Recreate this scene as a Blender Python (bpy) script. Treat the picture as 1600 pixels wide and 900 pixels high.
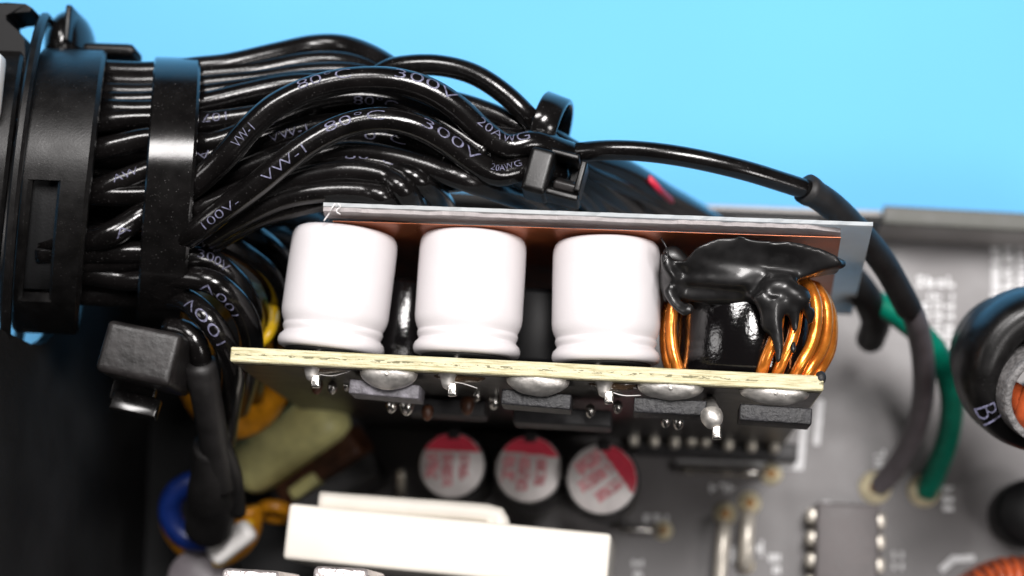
import bpy, bmesh, math, random
import numpy as np
from mathutils import Vector, Matrix, noise
random.seed(7)
for o in list(bpy.data.objects): bpy.data.objects.remove(o)
S = bpy.context.scene
COL = S.collection
S.unit_settings.scale_length = 0.01          # 1 unit = 1 cm
R_ = math.radians

# ------------------------------------------------------------------ camera
FPX, DIST = 3000.0, 14.0                      # focal length in photo pixels, distance to the focal plane
VX, VY = 1000.0, 1000.0                       # where plumb lines meet in the photo
zc = -Vector((VX - 800, -(VY - 450), -FPX)).normalized()
xc = (Vector((1, 0, 0)) - zc.x * zc).normalized()
yc = zc.cross(xc)
ROT = Matrix((xc, yc, zc))                    # camera axes -> world
CAMLOC = -(ROT @ Vector((0, 0, -1))) * DIST
cd = bpy.data.cameras.new('camera'); cam = bpy.data.objects.new('camera', cd); COL.objects.link(cam)
cam.matrix_world = Matrix.Translation(CAMLOC) @ ROT.to_4x4()
cd.sensor_width = 36; cd.lens = FPX / 1600 * 36; cd.clip_start = .5; cd.clip_end = 500
cd.dof.use_dof = True; cd.dof.focus_distance = DIST - .1; cd.dof.aperture_fstop = 0.225
S.camera = cam

# ------------------------------------------------------------------ world and lamps
w = bpy.data.worlds.new('World'); S.world = w; w.use_nodes = True
w.node_tree.nodes['Background'].inputs[0].default_value = (1, .95, .92, 1)
w.node_tree.nodes['Background'].inputs[1].default_value = .012
def area(name, direction, dist, sx, sy, power, col=(1, 1, 1), target=(0, 0, -.5)):
    l = bpy.data.lights.new(name, 'AREA'); l.shape = 'RECTANGLE'; l.size = sx; l.size_y = sy
    l.energy = power; l.color = col
    o = bpy.data.objects.new(name, l); COL.objects.link(o)
    d = Vector(direction).normalized(); o.location = Vector(target) + d * dist
    o.rotation_euler = d.to_track_quat('Z', 'Y').to_euler()
    return o
area('key_lamp', (.20, .24, 1), 36, 7, 13, 14500, (1, .965, .95))
area('second_key_lamp', (-.25, .50, 1), 36, 13, 7, 8200, (1, .965, .95))
area('front_lamp', (.75, -.45, 1), 36, 7, 7, 3300, (1, .96, .94))
area('side_lamp', (-1, .05, .75), 30, 6, 8, 800, (1, .97, .96))
S.view_settings.view_transform = 'Standard'; S.view_settings.look = 'None'
S.view_settings.exposure = 0; S.view_settings.gamma = 1; S.view_settings.use_curve_mapping = False

# ------------------------------------------------------------------ helpers
def P(px, py, z=0.0):
    """point of the place that the photo shows at (px, py), at height z"""
    v = ROT @ Vector(((px - 800) / FPX, (450 - py) / FPX, -1))
    return CAMLOC + v * ((z - CAMLOC.z) / v.z)
def proj(p):
    v = ROT.transposed() @ (p - CAMLOC)
    return 800 + FPX * v.x / -v.z, 450 - FPX * v.y / -v.z
def cm(px, z=0.0): return px * (DIST - z) / FPX
TILT = R_(-3.2)
EX = Vector((math.cos(TILT), math.sin(TILT), 0)); EY = Vector((-math.sin(TILT), math.cos(TILT), 0)); EZ = Vector((0, 0, 1))
def frame(loc, x=EX, y=EY, z=EZ):
    m = Matrix((x, y, z)).transposed().to_4x4(); m.translation = loc; return m
def frame_y(loc, yaxis, zhint=EZ):
    y = yaxis.normalized(); x = y.cross(zhint).normalized(); z = x.cross(y); return frame(loc, x, y, z)

def mat(name, base, rough=.5, metal=0., coat=0., var=.0, vscale=8., bump=0., bscale=30., trans=0., spec=.5, dust=0., coatr=.1, alt=None):
    m = bpy.data.materials.new(name); m.use_nodes = True; nt = m.node_tree; n = nt.nodes; b = n['Principled BSDF']
    L = nt.links
    b.inputs['Base Color'].default_value = (*base, 1); b.inputs['Roughness'].default_value = rough
    b.inputs['Metallic'].default_value = metal; b.inputs['Coat Weight'].default_value = coat; b.inputs['Coat Roughness'].default_value = coatr
    b.inputs['Transmission Weight'].default_value = trans; b.inputs['Specular IOR Level'].default_value = spec
    tc = n.new('ShaderNodeTexCoord')
    def nz(scale, detail=4):
        t = n.new('ShaderNodeTexNoise'); t.inputs['Scale'].default_value = scale; t.inputs['Detail'].default_value = detail
        L.new(tc.outputs['Object'], t.inputs['Vector']); return t
    out = None
    if var or alt:
        t = nz(vscale); r = n.new('ShaderNodeValToRGB'); L.new(t.outputs['Fac'], r.inputs['Fac'])
        r.color_ramp.elements[0].position = .35; r.color_ramp.elements[1].position = .65
        a2 = alt or tuple(min(1, c * (1 + var)) for c in base)
        a1 = base if alt else tuple(c * (1 - var) for c in base)
        r.color_ramp.elements[0].color = (*a1, 1); r.color_ramp.elements[1].color = (*a2, 1)
        out = r.outputs['Color']
        mr = n.new('ShaderNodeMapRange'); mr.inputs['To Min'].default_value = max(.02, rough * .75); mr.inputs['To Max'].default_value = min(1, rough * 1.35)
        L.new(t.outputs['Fac'], mr.inputs['Value']); L.new(mr.outputs['Result'], b.inputs['Roughness'])
    if dust:
        t = nz(95, 2); r = n.new('ShaderNodeValToRGB'); L.new(t.outputs['Fac'], r.inputs['Fac'])
        r.color_ramp.elements[0].position = .70; r.color_ramp.elements[1].position = .74
        mx = n.new('ShaderNodeMix'); mx.data_type = 'RGBA'
        mlt = n.new('ShaderNodeMath'); mlt.operation = 'MULTIPLY'; mlt.inputs[1].default_value = dust
        L.new(r.outputs['Color'], mlt.inputs[0]); L.new(mlt.outputs[0], mx.inputs['Factor'])
        if out: L.new(out, mx.inputs[6])
        else: mx.inputs[6].default_value = (*base, 1)
        mx.inputs[7].default_value = (.45, .43, .43, 1); out = mx.outputs[2]
    if out: L.new(out, b.inputs['Base Color'])
    if bump:
        t = nz(bscale, 5); bp = n.new('ShaderNodeBump'); bp.inputs['Strength'].default_value = bump; bp.inputs['Distance'].default_value = .02
        L.new(t.outputs['Fac'], bp.inputs['Height']); L.new(bp.outputs['Normal'], b.inputs['Normal'])
        L.new(bp.outputs['Normal'], b.inputs['Coat Normal'])
    return m

M = dict(
    cable=mat('black_pvc', (.0042, .0037, .0037), .16, var=.35, vscale=5, bump=.05, bscale=70, spec=.55, dust=.22),
    cable2=mat('black_pvc_satin', (.0055, .0048, .0048), .21, var=.35, vscale=4, bump=.07, bscale=60, spec=.5, dust=.22),
    shrink=mat('heat_shrink', (.013, .012, .012), .5, var=.3, vscale=4, bump=.2, bscale=18, spec=.4),
    ink=mat('print_ink', (.20, .20, .31), .55, alt=(.045, .045, .07), vscale=42),
    tie=mat('nylon_tie', (.005, .0046, .0046), .15, bump=.012, bscale=25, spec=.55, dust=.22, var=.3),
    grommet=mat('black_nylon', (.0045, .0042, .0042), .34, bump=.05, bscale=60, spec=.36, dust=.15, var=.3),
    tiehead=mat('scuffed_nylon', (.011, .0095, .0095), .42, bump=.28, bscale=12, spec=.45, dust=.12, var=.4),
    wall=mat('black_paint', (.012, .0122, .013), .6, bump=.15, bscale=50, spec=.3, var=.25, vscale=1.2),
    capwhite=mat('white_lacquer', (.69, .66, .672), .42, var=.02, vscale=3, bump=.05, bscale=60, spec=.4),
    rubber=mat('black_rubber', (.012, .012, .012), .6),
    tin=mat('tinned_metal', (.72, .69, .65), .22, 1., var=.2, vscale=12, bump=.25, bscale=25),
    solder=mat('solder', (.78, .75, .71), .46, .9, var=.25, vscale=9, bump=.35, bscale=14),
    copperwire=mat('enamelled_copper', (.92, .27, .035), .22, .72, coat=.4, var=.18, vscale=9, bump=.12, bscale=20),
    copperplate=mat('copper_plate', (.44, .125, .045), .30, .7, var=.2, vscale=3, bump=.05, bscale=10),
    core=mat('coated_core', (.004, .0035, .0038), .09, coat=.3, bump=.09, bscale=40, spec=.5),
    glue=mat('black_silicone', (.009, .0087, .009), .36, coat=.25, coatr=.12, bump=.08, bscale=5, spec=.4, var=.3),
    film=mat('milky_film', (.66, .70, .72), .40, trans=0., var=.08, vscale=4, bump=.1, bscale=15),
    fold=mat('white_film_fold', (.50, .46, .46), .55, bump=.6, bscale=28, var=.16, vscale=10),
    filmcut=mat('cut_film_edge', (.78, .76, .76), .6, bump=.9, bscale=30, var=.25, vscale=22),
    mask=mat('solder_mask', (.022, .020, .020), .35, var=.2),
    blockgrey=mat('worn_grey_resin', (.085, .08, .09), .55, bump=.5, bscale=40, alt=(.20, .19, .215), vscale=14),
    block=mat('black_resin', (.014, .014, .016), .5, bump=.6, bscale=30, var=.5, vscale=10, dust=.25),
    pcb=mat('grey_solder_mask', (.155, .146, .147), .42, var=.07, vscale=2.5, bump=.05, bscale=30),
    silk=mat('white_silkscreen', (.80, .80, .81), .6, var=.12, vscale=20),
    pad=mat('solder_pad', (.70, .62, .42), .4, .15, var=.2, vscale=10),
    ring=mat('pad_copper', (.35, .17, .05), .4, .5),
    gold=mat('bright_pin', (.86, .80, .70), .3, .45, var=.1),
    ic=mat('ic_resin', (.14, .125, .125), .5, bump=.2, var=.15),
    hdr=mat('header_plastic', (.030, .029, .031), .5, var=.2),
    sleeve=mat('dark_sleeve', (.012, .011, .012), .35, bump=.1),
    redink=mat('red_print', (.62, .035, .07), .45, var=.1),
    silver=mat('brushed_can_top', (.66, .62, .61), .42, .35, var=.06, bump=.05),
    pink=mat('faded_red_print', (.62, .26, .28), .5, var=.2, vscale=14),
    cream=mat('cream_casing', (.74, .70, .63), .45, var=.03, vscale=3, bump=.05),
    tape=mat('yellow_tape', (.64, .61, .27), .4, var=.12),
    blue=mat('blue_core', (.003, .016, .11), .35, var=.2),
    amber=mat('amber_core', (.50, .20, .006), .35, var=.25),
    yellow=mat('yellow_pvc', (.66, .40, .01), .32, var=.15),
    grey=mat('grey_pvc', (.135, .12, .13), .42, var=.12),
    green=mat('green_pvc', (.0, .20, .125), .38, var=.15),
    red=mat('red_pvc', (.55, .02, .05), .4, var=.15),
    brown=mat('brown_coil', (.36, .065, .018), .30, .1, var=.4, vscale=6, bump=.3, bscale=20),
    fin=mat('brushed_aluminium', (.80, .73, .72), .35, .8, bump=.9, bscale=22, var=.2, vscale=16),
    greycut=mat('cut_grey_tube', (.16, .155, .155), .6, bump=.8, bscale=35, var=.4, vscale=22),
    olive=mat('case_paint', (.085, .087, .076), .5, var=.15, bump=.1),
    steel=mat('pale_case_wall', (.42, .40, .385), .5, .2, var=.1),
    paper=mat('blue_paper', (.165, .54, .95), .75, var=.025, vscale=.25, spec=.2),
    frost=mat('white_lug', (.80, .78, .76), .4),
    jet=mat('jet_plastic', (.004, .004, .0045), .5, spec=.2),
    darkcopper=mat('dark_winding', (.07, .026, .012), .45, var=.4),
    flux=mat('amber_flux', (.16, .10, .06), .15, var=.3, bump=.3, trans=.5),
)

def translucent(m, col, fac):
    nt = m.node_tree; b = nt.nodes['Principled BSDF']; t = nt.nodes.new('ShaderNodeBsdfTranslucent'); t.inputs['Color'].default_value = (*col, 1)
    x = nt.nodes.new('ShaderNodeMixShader'); x.inputs[0].default_value = fac
    nt.links.new(b.outputs[0], x.inputs[1]); nt.links.new(t.outputs[0], x.inputs[2]); nt.links.new(x.outputs[0], nt.nodes['Material Output'].inputs['Surface'])
translucent(M['film'], (.80, .80, .79), .5)
translucent(M['fold'], (.88, .86, .86), .35)
def tag(o, label=None, cat=None, group=None, kind=None):
    if label: o['label'] = label
    if cat: o['category'] = cat
    if group: o['group'] = group
    if kind: o['kind'] = kind
    return o
def thing(name, label, cat, loc=None, group=None, matrix=None):
    o = bpy.data.objects.new(name, None); COL.objects.link(o); o.empty_display_size = .1
    o.matrix_world = matrix if matrix is not None else Matrix.Translation(loc)
    return tag(o, label, cat, group)
def wmat(o):
    m = o.matrix_basis.copy()
    while o.parent: o = o.parent; m = o.matrix_basis @ m
    return m
def obj(name, bm, material, parent=None, local=False, smooth=True, kind=None, sharp=0):
    if parent is not None and not local: bm.transform(wmat(parent).inverted())
    me = bpy.data.meshes.new(name)
    bmesh.ops.recalc_face_normals(bm, faces=bm.faces)
    bm.to_mesh(me); bm.free()
    for p in me.polygons: p.use_smooth = smooth
    if sharp: me.set_sharp_from_angle(angle=R_(sharp))
    ms = material if isinstance(material, (list, tuple)) else [material]
    for m in ms: me.materials.append(m)
    o = bpy.data.objects.new(name, me); COL.objects.link(o)
    if parent is not None: o.parent = parent
    if kind: o['kind'] = kind
    return o
def solo(name, bm, material, label, cat, group=None, smooth=True):
    """a thing of one mesh, its origin at its middle"""
    c = sum((v.co for v in bm.verts), Vector()) / len(bm.verts)
    for v in bm.verts: v.co -= c
    o = obj(name, bm, material, smooth=smooth); o.location = c
    return tag(o, label, cat, group)
def copy_tree(o, parent=None):
    c = o.copy(); COL.objects.link(c); c.parent = parent
    for ch in list(o.children): copy_tree(ch, c)
    return c

def catmull(pts, step=.05, closed=False):
    n = len(pts); out = []
    rng = range(n if closed else n - 1)
    for i in rng:
        p1, p2 = pts[i], pts[(i + 1) % n]
        p0 = pts[i - 1] if (closed or i > 0) else p1 * 2 - p2
        p3 = pts[(i + 2) % n] if (closed or i + 2 < n) else p2 * 2 - p1
        k = max(2, int((p2 - p1).length / step))
        for j in range(k):
            t = j / k
            out.append(.5 * ((2 * p1) + (p2 - p0) * t + (2 * p0 - 5 * p1 + 4 * p2 - p3) * t * t + (3 * p1 - p0 - 3 * p2 + p3) * t ** 3))
    if not closed: out.append(pts[-1].copy())
    return out
def tube(bm, pts, r, seg=14, closed=False, cap=True, wob=0.):
    """swept round tube through pts; r a number or list"""
    n = len(pts); rs = r if isinstance(r, (list, tuple)) else [r] * n
    T = []
    for i in range(n):
        a = pts[i - 1] if (i > 0 or closed) else pts[0]; b = pts[(i + 1) % n] if (i < n - 1 or closed) else pts[-1]
        T.append((b - a).normalized())
    N = T[0].orthogonal().normalized(); rings = []
    for i in range(n):
        N = (N - T[i] * N.dot(T[i])).normalized(); B = T[i].cross(N)
        ring = []
        for k in range(seg):
            a = 2 * math.pi * k / seg
            rr = rs[i] * (1 + (wob * noise.noise(pts[i] * 3 + Vector((math.cos(a), math.sin(a), 0))) if wob else 0))
            ring.append(bm.verts.new(pts[i] + (N * math.cos(a) + B * math.sin(a)) * rr))
        rings.append(ring)
    for i in range(n if closed else n - 1):
        A, Bq = rings[i], rings[(i + 1) % n]
        for k in range(seg): bm.faces.new((A[k], A[(k + 1) % seg], Bq[(k + 1) % seg], Bq[k]))
    if cap and not closed:
        bm.faces.new(rings[0][::-1]); bm.faces.new(rings[-1])
    return bm
def ptube(pxs, r, step=.05, seg=14, wob=0.):
    bm = bmesh.new(); return tube(bm, catmull([P(*p) for p in pxs], step), r, seg, wob=wob)
def box(bm, m, sx, sy, sz, bev=0., segs=2):
    """box centred on matrix m"""
    b = bmesh.new(); bmesh.ops.create_cube(b, size=1)
    for v in b.verts: v.co = Vector((v.co.x * sx, v.co.y * sy, v.co.z * sz))
    if bev: bmesh.ops.bevel(b, geom=b.edges[:], offset=bev, segments=segs, affect='EDGES', profile=.6)
    b.transform(m)
    me = bpy.data.meshes.new('t'); b.to_mesh(me); b.free(); bm.from_mesh(me); bpy.data.meshes.remove(me); return bm
def lathe(bm, m, prof, seg=48):
    """profile of (radius, y) turned about the local y axis of m"""
    rings = []
    for r, y in prof:
        if r < 1e-6: rings.append([bm.verts.new(m @ Vector((0, y, 0)))])
        else: rings.append([bm.verts.new(m @ Vector((r * math.cos(2 * math.pi * k / seg), y, r * math.sin(2 * math.pi * k / seg)))) for k in range(seg)])
    for A, B in zip(rings, rings[1:]):
        for k in range(seg):
            a, b = A[k % len(A)], A[(k + 1) % len(A)]; c, d = B[(k + 1) % len(B)], B[k % len(B)]
            q = []
            for v in (a, b, c, d):
                if v not in q: q.append(v)
            if len(q) > 2: bm.faces.new(q)
    return bm
def ball(bm, c, rx, ry, rz, m=None, u=24, v=14):
    b = bmesh.new(); bmesh.ops.create_uvsphere(b, u_segments=u, v_segments=v, radius=1)
    for q in b.verts: q.co = Vector((q.co.x * rx, q.co.y * ry, q.co.z * rz))
    b.transform(m if m is not None else frame(c))
    me = bpy.data.meshes.new('t'); b.to_mesh(me); b.free(); bm.from_mesh(me); bpy.data.meshes.remove(me); return bm
def slab(pts, thick, sub=0):
    """flat polygon pts (world) given a thickness along its normal (backwards)"""
    bm = bmesh.new(); n = (pts[1] - pts[0]).cross(pts[-1] - pts[0]).normalized()
    A = [bm.verts.new(p) for p in pts]; B = [bm.verts.new(p - n * thick) for p in pts]
    bm.faces.new(A); bm.faces.new(B[::-1]); k = len(pts)
    for i in range(k): bm.faces.new((A[i], B[i], B[(i + 1) % k], A[(i + 1) % k]))
    return bm
def text_geo(txt):
    """glyph outlines of txt as verts and faces, one unit high, starting at x = 0"""
    cu = bpy.data.curves.new('t', 'FONT'); cu.body = txt; cu.resolution_u = 3; cu.offset = -.014
    o = bpy.data.objects.new('t', cu); COL.objects.link(o)
    dg = bpy.context.evaluated_depsgraph_get(); me = bpy.data.meshes.new_from_object(o.evaluated_get(dg))
    vs = [v.co.copy() for v in me.vertices]; fs = [tuple(p.vertices) for p in me.polygons]
    bpy.data.objects.remove(o); bpy.data.curves.remove(cu); bpy.data.meshes.remove(me)
    b = bmesh.new(); vv = [b.verts.new(v) for v in vs]
    for f in fs:
        try: b.faces.new([vv[i] for i in f])
        except ValueError: pass
    x1 = max(v.x for v in vs)
    for ax, hi in ((1, .8), (0, x1)):
        k = -.1
        while k < hi:
            co = Vector((0, 0, 0)); co[ax] = k; no = Vector((0, 0, 0)); no[ax] = 1
            bmesh.ops.bisect_plane(b, geom=b.verts[:] + b.edges[:] + b.faces[:], plane_co=co, plane_no=no); k += .09
    b.verts.index_update(); vs = [v.co.copy() for v in b.verts]; fs = [tuple(v.index for v in f.verts) for f in b.faces]; b.free()
    return vs, fs
def remeshed(bm, voxel, smooth_it):
    me = bpy.data.meshes.new('t'); bm.to_mesh(me); bm.free()
    o = bpy.data.objects.new('t', me); COL.objects.link(o)
    a = o.modifiers.new('r', 'REMESH'); a.mode = 'VOXEL'; a.voxel_size = voxel
    s = o.modifiers.new('s', 'SMOOTH'); s.iterations = smooth_it; s.factor = .5
    dg = bpy.context.evaluated_depsgraph_get(); m2 = bpy.data.meshes.new_from_object(o.evaluated_get(dg))
    b = bmesh.new(); b.from_mesh(m2); bpy.data.objects.remove(o); bpy.data.meshes.remove(me); bpy.data.meshes.remove(m2)
    return b

# ================================================================== SETTING
PZ = -4.2                                        # height of the main circuit board
bm = bmesh.new()
for x, y in ((-60, 1.2), (60, -1.0), (60, 70), (-60, 70)): bm.verts.new((x, y, -6.2))
bm.faces.new(bm.verts)
obj('backdrop', bm, M['paper'], kind='structure')

bm = bmesh.new()
for x, y in ((-60, -60), (60, -60), (60, 70), (-60, 70)): bm.verts.new((x, y, -6.21))
bm.faces.new(bm.verts)
obj('desk', bm, M['wall'], kind='structure')
# case: floor, far wall with lip, left wall with the cable opening
case = thing('power_supply_case', 'open black and grey metal case with its far rim against the blue paper', 'case', P(900, 620, -5.2))
bm = bmesh.new(); a = [P(120, 300, -4.7), P(1900, 392, -4.7), P(1900, 1150, -4.7), P(120, 1150, -4.7)]
obj('case_floor', slab(a, .08), M['wall'], case, smooth=False)
def wall_seg(x0, y0, x1, y1, ztop, thick, m_in, m_top, low=-4.69):
    p0, p1 = P(x0, y0, ztop), P(x1, y1, ztop); d = (p1 - p0).normalized(); nrm = Vector((-d.y, d.x, 0))
    b = bmesh.new(); q = [p0, p1, p1.copy(), p0.copy()]; q[2].z = q[3].z = low
    A = [b.verts.new(v) for v in q]; B = [b.verts.new(v + nrm * .05) for v in q]
    b.faces.new(A); b.faces.new(B[::-1])
    for i in range(4): b.faces.new((A[i], B[i], B[(i + 1) % 4], A[(i + 1) % 4]))
    wl = obj('far_wall', b, m_in, case, smooth=False)
    b = bmesh.new(); c = (p0 + p1) / 2 + nrm * (thick / 2) + EZ * .03
    box(b, frame(c, d, nrm, EZ), (p1 - p0).length, thick, .06, .02)
    obj('rim', b, m_top, wl)
wall_seg(1378, 351, 1900, 380, -3.55, .17, M['steel'], M['olive'])
wall_seg(1040, 336, 1378, 347, -3.75, .10, M['steel'], M['steel'])
wall_seg(60, 282, 1040, 333, -3.75, .10, M['jet'], M['jet'])
bm = bmesh.new()
box(bm, frame((P(1100, 331, -3.55) + P(1380, 345, -3.55)) / 2), 1.62, .07, .10, .02)
obj('rim_gasket', bm, M['rubber'], case)
bm = bmesh.new(); box(bm, frame(P(1212, 343, -3.6)), .75, .05, .06, .01); obj('white_tab', bm, M['frost'], case)
# left wall, seen steeply from above: polygon with a round opening for the cables
p0 = P(-40, 1000, .1); wx = p0.x
ycen = P(60, 300, -.85).y
poly = [(-9, .15), (-9, -4.69), (9, -4.69), (9, .15)]
b = bmesh.new()
prof = [(ycen - 9, .15), (ycen - 9, -4.69), (ycen + 1.6, -4.69), (ycen + 1.6, -1.75), (ycen + 1.06, -1.55)]
for k in range(3, 17):
    t = math.pi * k / 16; prof.append((ycen + 1.22 * math.cos(t), -.85 - 1.22 * math.sin(t) * .95))
prof.append((ycen - 1.22, .15))
A = [b.verts.new((wx, y, z)) for y, z in prof]; B = [b.verts.new((wx - .09, y, z)) for y, z in prof]
b.faces.new(A); b.faces.new(B[::-1])
for i in range(len(prof)): b.faces.new((A[i], B[i], B[(i + 1) % len(prof)], A[(i + 1) % len(prof)]))
obj('left_wall', b, M['wall'], case, smooth=False)

# main circuit board
pcbl = P(900, 620, PZ)
pcb = thing('main_circuit_board', 'matt grey main circuit board lying at the bottom of the case', 'circuit board', pcbl)
obj('board', slab([P(500, 1050, PZ), P(1900, 1050, PZ), P(1900, 392, PZ), P(500, 322, PZ)], .16), M['pcb'], pcb, smooth=False)
def silk_line(pts, wpx=9):
    """printed line through photo points"""
    b = bmesh.new(); ps = [P(x, y, PZ + .004) for x, y in pts]; wd = cm(wpx, PZ) / 2
    for i, (a, c) in enumerate(zip(ps, ps[1:])):
        d = (c - a).normalized(); nn = Vector((-d.y, d.x, 0)) * wd; a = a - d * wd; c = c + d * wd
        lift = EZ * .0015 * i
        b.faces.new([b.verts.new(v + lift) for v in (a - nn, c - nn, c + nn, a + nn)])
    return b
for pts in ([(1062, 724), (1250, 729), (1257, 660)], [(1276, 690), (1282, 630)], [(1290, 792), (1365, 796)], [(1474, 888), (1490, 874), (1518, 872)]):
    obj('silk_outline', silk_line(pts, 10), M['silk'], pcb)
def marks(x0, y0, x1, y1, rows, cols, seed, size=1.0):
    """small blurred printed characters in a block, each a few strokes"""
    rnd = random.Random(seed); b = bmesh.new()
    for r in range(rows):
        for c in range(cols):
            cx = x0 + (x1 - x0) * (c + .5) / cols; cy = y0 + (y1 - y0) * (r + .5) / rows
            w_, h_ = (x1 - x0) / cols * .62 * size, (y1 - y0) / rows * .62 * size
            q = []
            for k in range(3):
                if rnd.random() < .5: q.append((cx + rnd.choice((-.45, 0, .45)) * w_, cy, max(4, w_ * .36), h_))
                else: q.append((cx, cy + rnd.choice((-.4, 0, .4)) * h_, w_, max(4, h_ * .36)))
            for k, (ux, uy, uw, uh) in enumerate(q):
                z = PZ + .004 + .0015 * k
                b.faces.new([b.verts.new(P(ux + sx * uw / 2, uy + sy * uh / 2, z)) for sx, sy in ((-1, 1), (1, 1), (1, -1), (-1, -1))])
    return obj('silk_print', b, M['silk'], pcb, kind='stuff')
for a in ((1546, 384, 1606, 476, 9, 3, 1), (1430, 428, 1494, 452, 1, 4, 2), (1438, 456, 1492, 548, 6, 3, 3),
          (1108, 752, 1150, 774, 1, 3, 4), (1362, 700, 1386, 732, 2, 1, 5), (1470, 758, 1494, 800, 3, 1, 6), (1392, 858, 1414, 894, 2, 1, 7),
          (1198, 862, 1222, 900, 2, 1, 8), (1005, 802, 1045, 818, 1, 3, 9), (1140, 846, 1156, 886, 1, 1, 10), (1178, 836, 1194, 878, 1, 1, 11),
          (985, 872, 1008, 905, 2, 1, 12), (1282, 782, 1300, 796, 1, 1, 13), (1612, 392, 1680, 476, 8, 3, 14)):
    marks(*a)
def pad(px, py, r=17, hole=True):
    b = bmesh.new(); c = P(px, py, PZ); rr = cm(r, PZ)
    lathe(b, frame(c, EX, EZ, -EY), [(rr, .003), (rr * .98, .014), (rr * .55, .05), (rr * .42, .06), (0, .06)], 28)
    o = obj('solder_pad', b, M['pad'], pcb)
    if hole:
        b = bmesh.new(); lathe(b, frame(c, EX, EZ, -EY), [(rr * .4, .0605), (rr * .36, .07), (0, .072)], 16); obj('pad_centre', b, M['ring'], o)
for a in ((1367, 762, 25), (1443, 767, 25), (1133, 803, 18), (1171, 786, 18), (1205, 741, 17), (1036, 829, 15), (1165, 884, 13)): pad(*a)

# ================================================================== RISER BOARD AND WHAT IT CARRIES
BA, BB = P(360, 553, 0), P(1287, 599, 0)
bx = (BB - BA).normalized(); by = Vector((-bx.y, bx.x, 0))
blen = (BB - BA).length; bth = .108
m_fr4 = mat('fibreglass_edge', (.66, .60, .36), .55, bump=.5, bscale=25)
nt = m_fr4.node_tree; n = nt.nodes; L = nt.links
tc = n.new('ShaderNodeTexCoord'); mp = n.new('ShaderNodeMapping'); mp.inputs['Scale'].default_value = (2.2, 34, 2); L.new(tc.outputs['Object'], mp.inputs['Vector'])
t = n.new('ShaderNodeTexNoise'); t.inputs['Scale'].default_value = 2.6; t.inputs['Detail'].default_value = 6; L.new(mp.outputs[0], t.inputs['Vector'])
r = n.new('ShaderNodeValToRGB'); L.new(t.outputs['Fac'], r.inputs['Fac'])
r.color_ramp.elements[0].position = .30; r.color_ramp.elements[0].color = (.34, .30, .14, 1); r.color_ramp.elements[1].position = .52; r.color_ramp.elements[1].color = (.60, .55, .35, 1)
e = r.color_ramp.elements.new(.75); e.color = (.68, .64, .45, 1)
# dark specks in one line along the middle of the cut edge
sx = n.new('ShaderNodeSeparateXYZ'); L.new(tc.outputs['Object'], sx.inputs[0])
ab = n.new('ShaderNodeMath'); ab.operation = 'ABSOLUTE'; L.new(sx.outputs['Y'], ab.inputs[0])
lt = n.new('ShaderNodeMath'); lt.operation = 'LESS_THAN'; lt.inputs[1].default_value = .010; L.new(ab.outputs[0], lt.inputs[0])
mp2 = n.new('ShaderNodeMapping'); mp2.inputs['Scale'].default_value = (9, 40, 1); L.new(tc.outputs['Object'], mp2.inputs['Vector'])
t2 = n.new('ShaderNodeTexNoise'); t2.inputs['Scale'].default_value = 1.6; t2.inputs['Detail'].default_value = 5; L.new(mp2.outputs[0], t2.inputs['Vector'])
gt = n.new('ShaderNodeMath'); gt.operation = 'GREATER_THAN'; gt.inputs[1].default_value = .55; L.new(t2.outputs['Fac'], gt.inputs[0])
mu = n.new('ShaderNodeMath'); mu.operation = 'MULTIPLY'; L.new(lt.outputs[0], mu.inputs[0]); L.new(gt.outputs[0], mu.inputs[1])
mu2 = n.new('ShaderNodeMath'); mu2.operation = 'MULTIPLY'; mu2.inputs[1].default_value = .85; L.new(mu.outputs[0], mu2.inputs[0])
mx = n.new('ShaderNodeMix'); mx.data_type = 'RGBA'; L.new(mu2.outputs[0], mx.inputs['Factor']); L.new(r.outputs['Color'], mx.inputs[6]); mx.inputs[7].default_value = (.10, .09, .03, 1)
L.new(mx.outputs[2], n['Principled BSDF'].inputs['Base Color'])
riser = thing('riser_board', 'upright circuit board with a pale yellow cut edge across the middle', 'circuit board', matrix=frame((BA + BB) / 2 + EZ * -4.1, bx, by, EZ))
bm = bmesh.new(); box(bm, Matrix.Translation((0, 0, 2.05)), blen, bth, 4.1, .008, 1)
for v in bm.verts:                                     # sawn edge: slightly ragged
    if v.co.z > 4.08: v.co.y += .0
obj('fibreglass_core', bm, m_fr4, riser, local=True, smooth=False)
for s in (-1, 1):
    bm = bmesh.new(); box(bm, Matrix.Translation((0, s * (bth / 2 + .003), 2.0)), blen - .03, .004, 4.0); obj('solder_mask', bm, M['mask'], riser, local=True, smooth=False)
bm = bmesh.new(); ball(bm, None, .04, .05, .05, Matrix.Translation((blen / 2 - .02, .045, 4.06))); obj('mask_burr', bm, M['block'], riser, local=True)

# white capacitors (one built, two copied)
def cap_matrix(bpx, bpy_, tpx, tpy, zb=-.46, zt=-.42):
    a, c = P(bpx, bpy_, zb), P(tpx, tpy, zt); return frame_y(a, c - a, EZ), (c - a).length
CAPGROUP = 'white capacitors on the upright board'
CL = .965
m, _ = cap_matrix(515, 556, 542, 356)
cap1 = thing('capacitor', 'leftmost white can capacitor on the upright board, beside the black cables', 'capacitor', matrix=m, group=CAPGROUP)
prof = [(0, .03), (.30, .03), (.365, .032), (.392, .045), (.402, .07), (.402, .092), (.392, .118), (.374, .136), (.366, .148), (.367, .158), (.376, .176), (.379, .195), (.3755, .208), (.3735, .214), (.376, .224), (.389, .25), (.400, .285), (.405, .325),
        (.405, .50), (.4045, .70), (.403, .84), (.399, .885), (.388, .918), (.368, .943), (.335, .958), (.29, .964), (0, .965)]
bm = bmesh.new(); lathe(bm, Matrix(), prof, 72); obj('can', bm, M['capwhite'], cap1, local=True)
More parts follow.
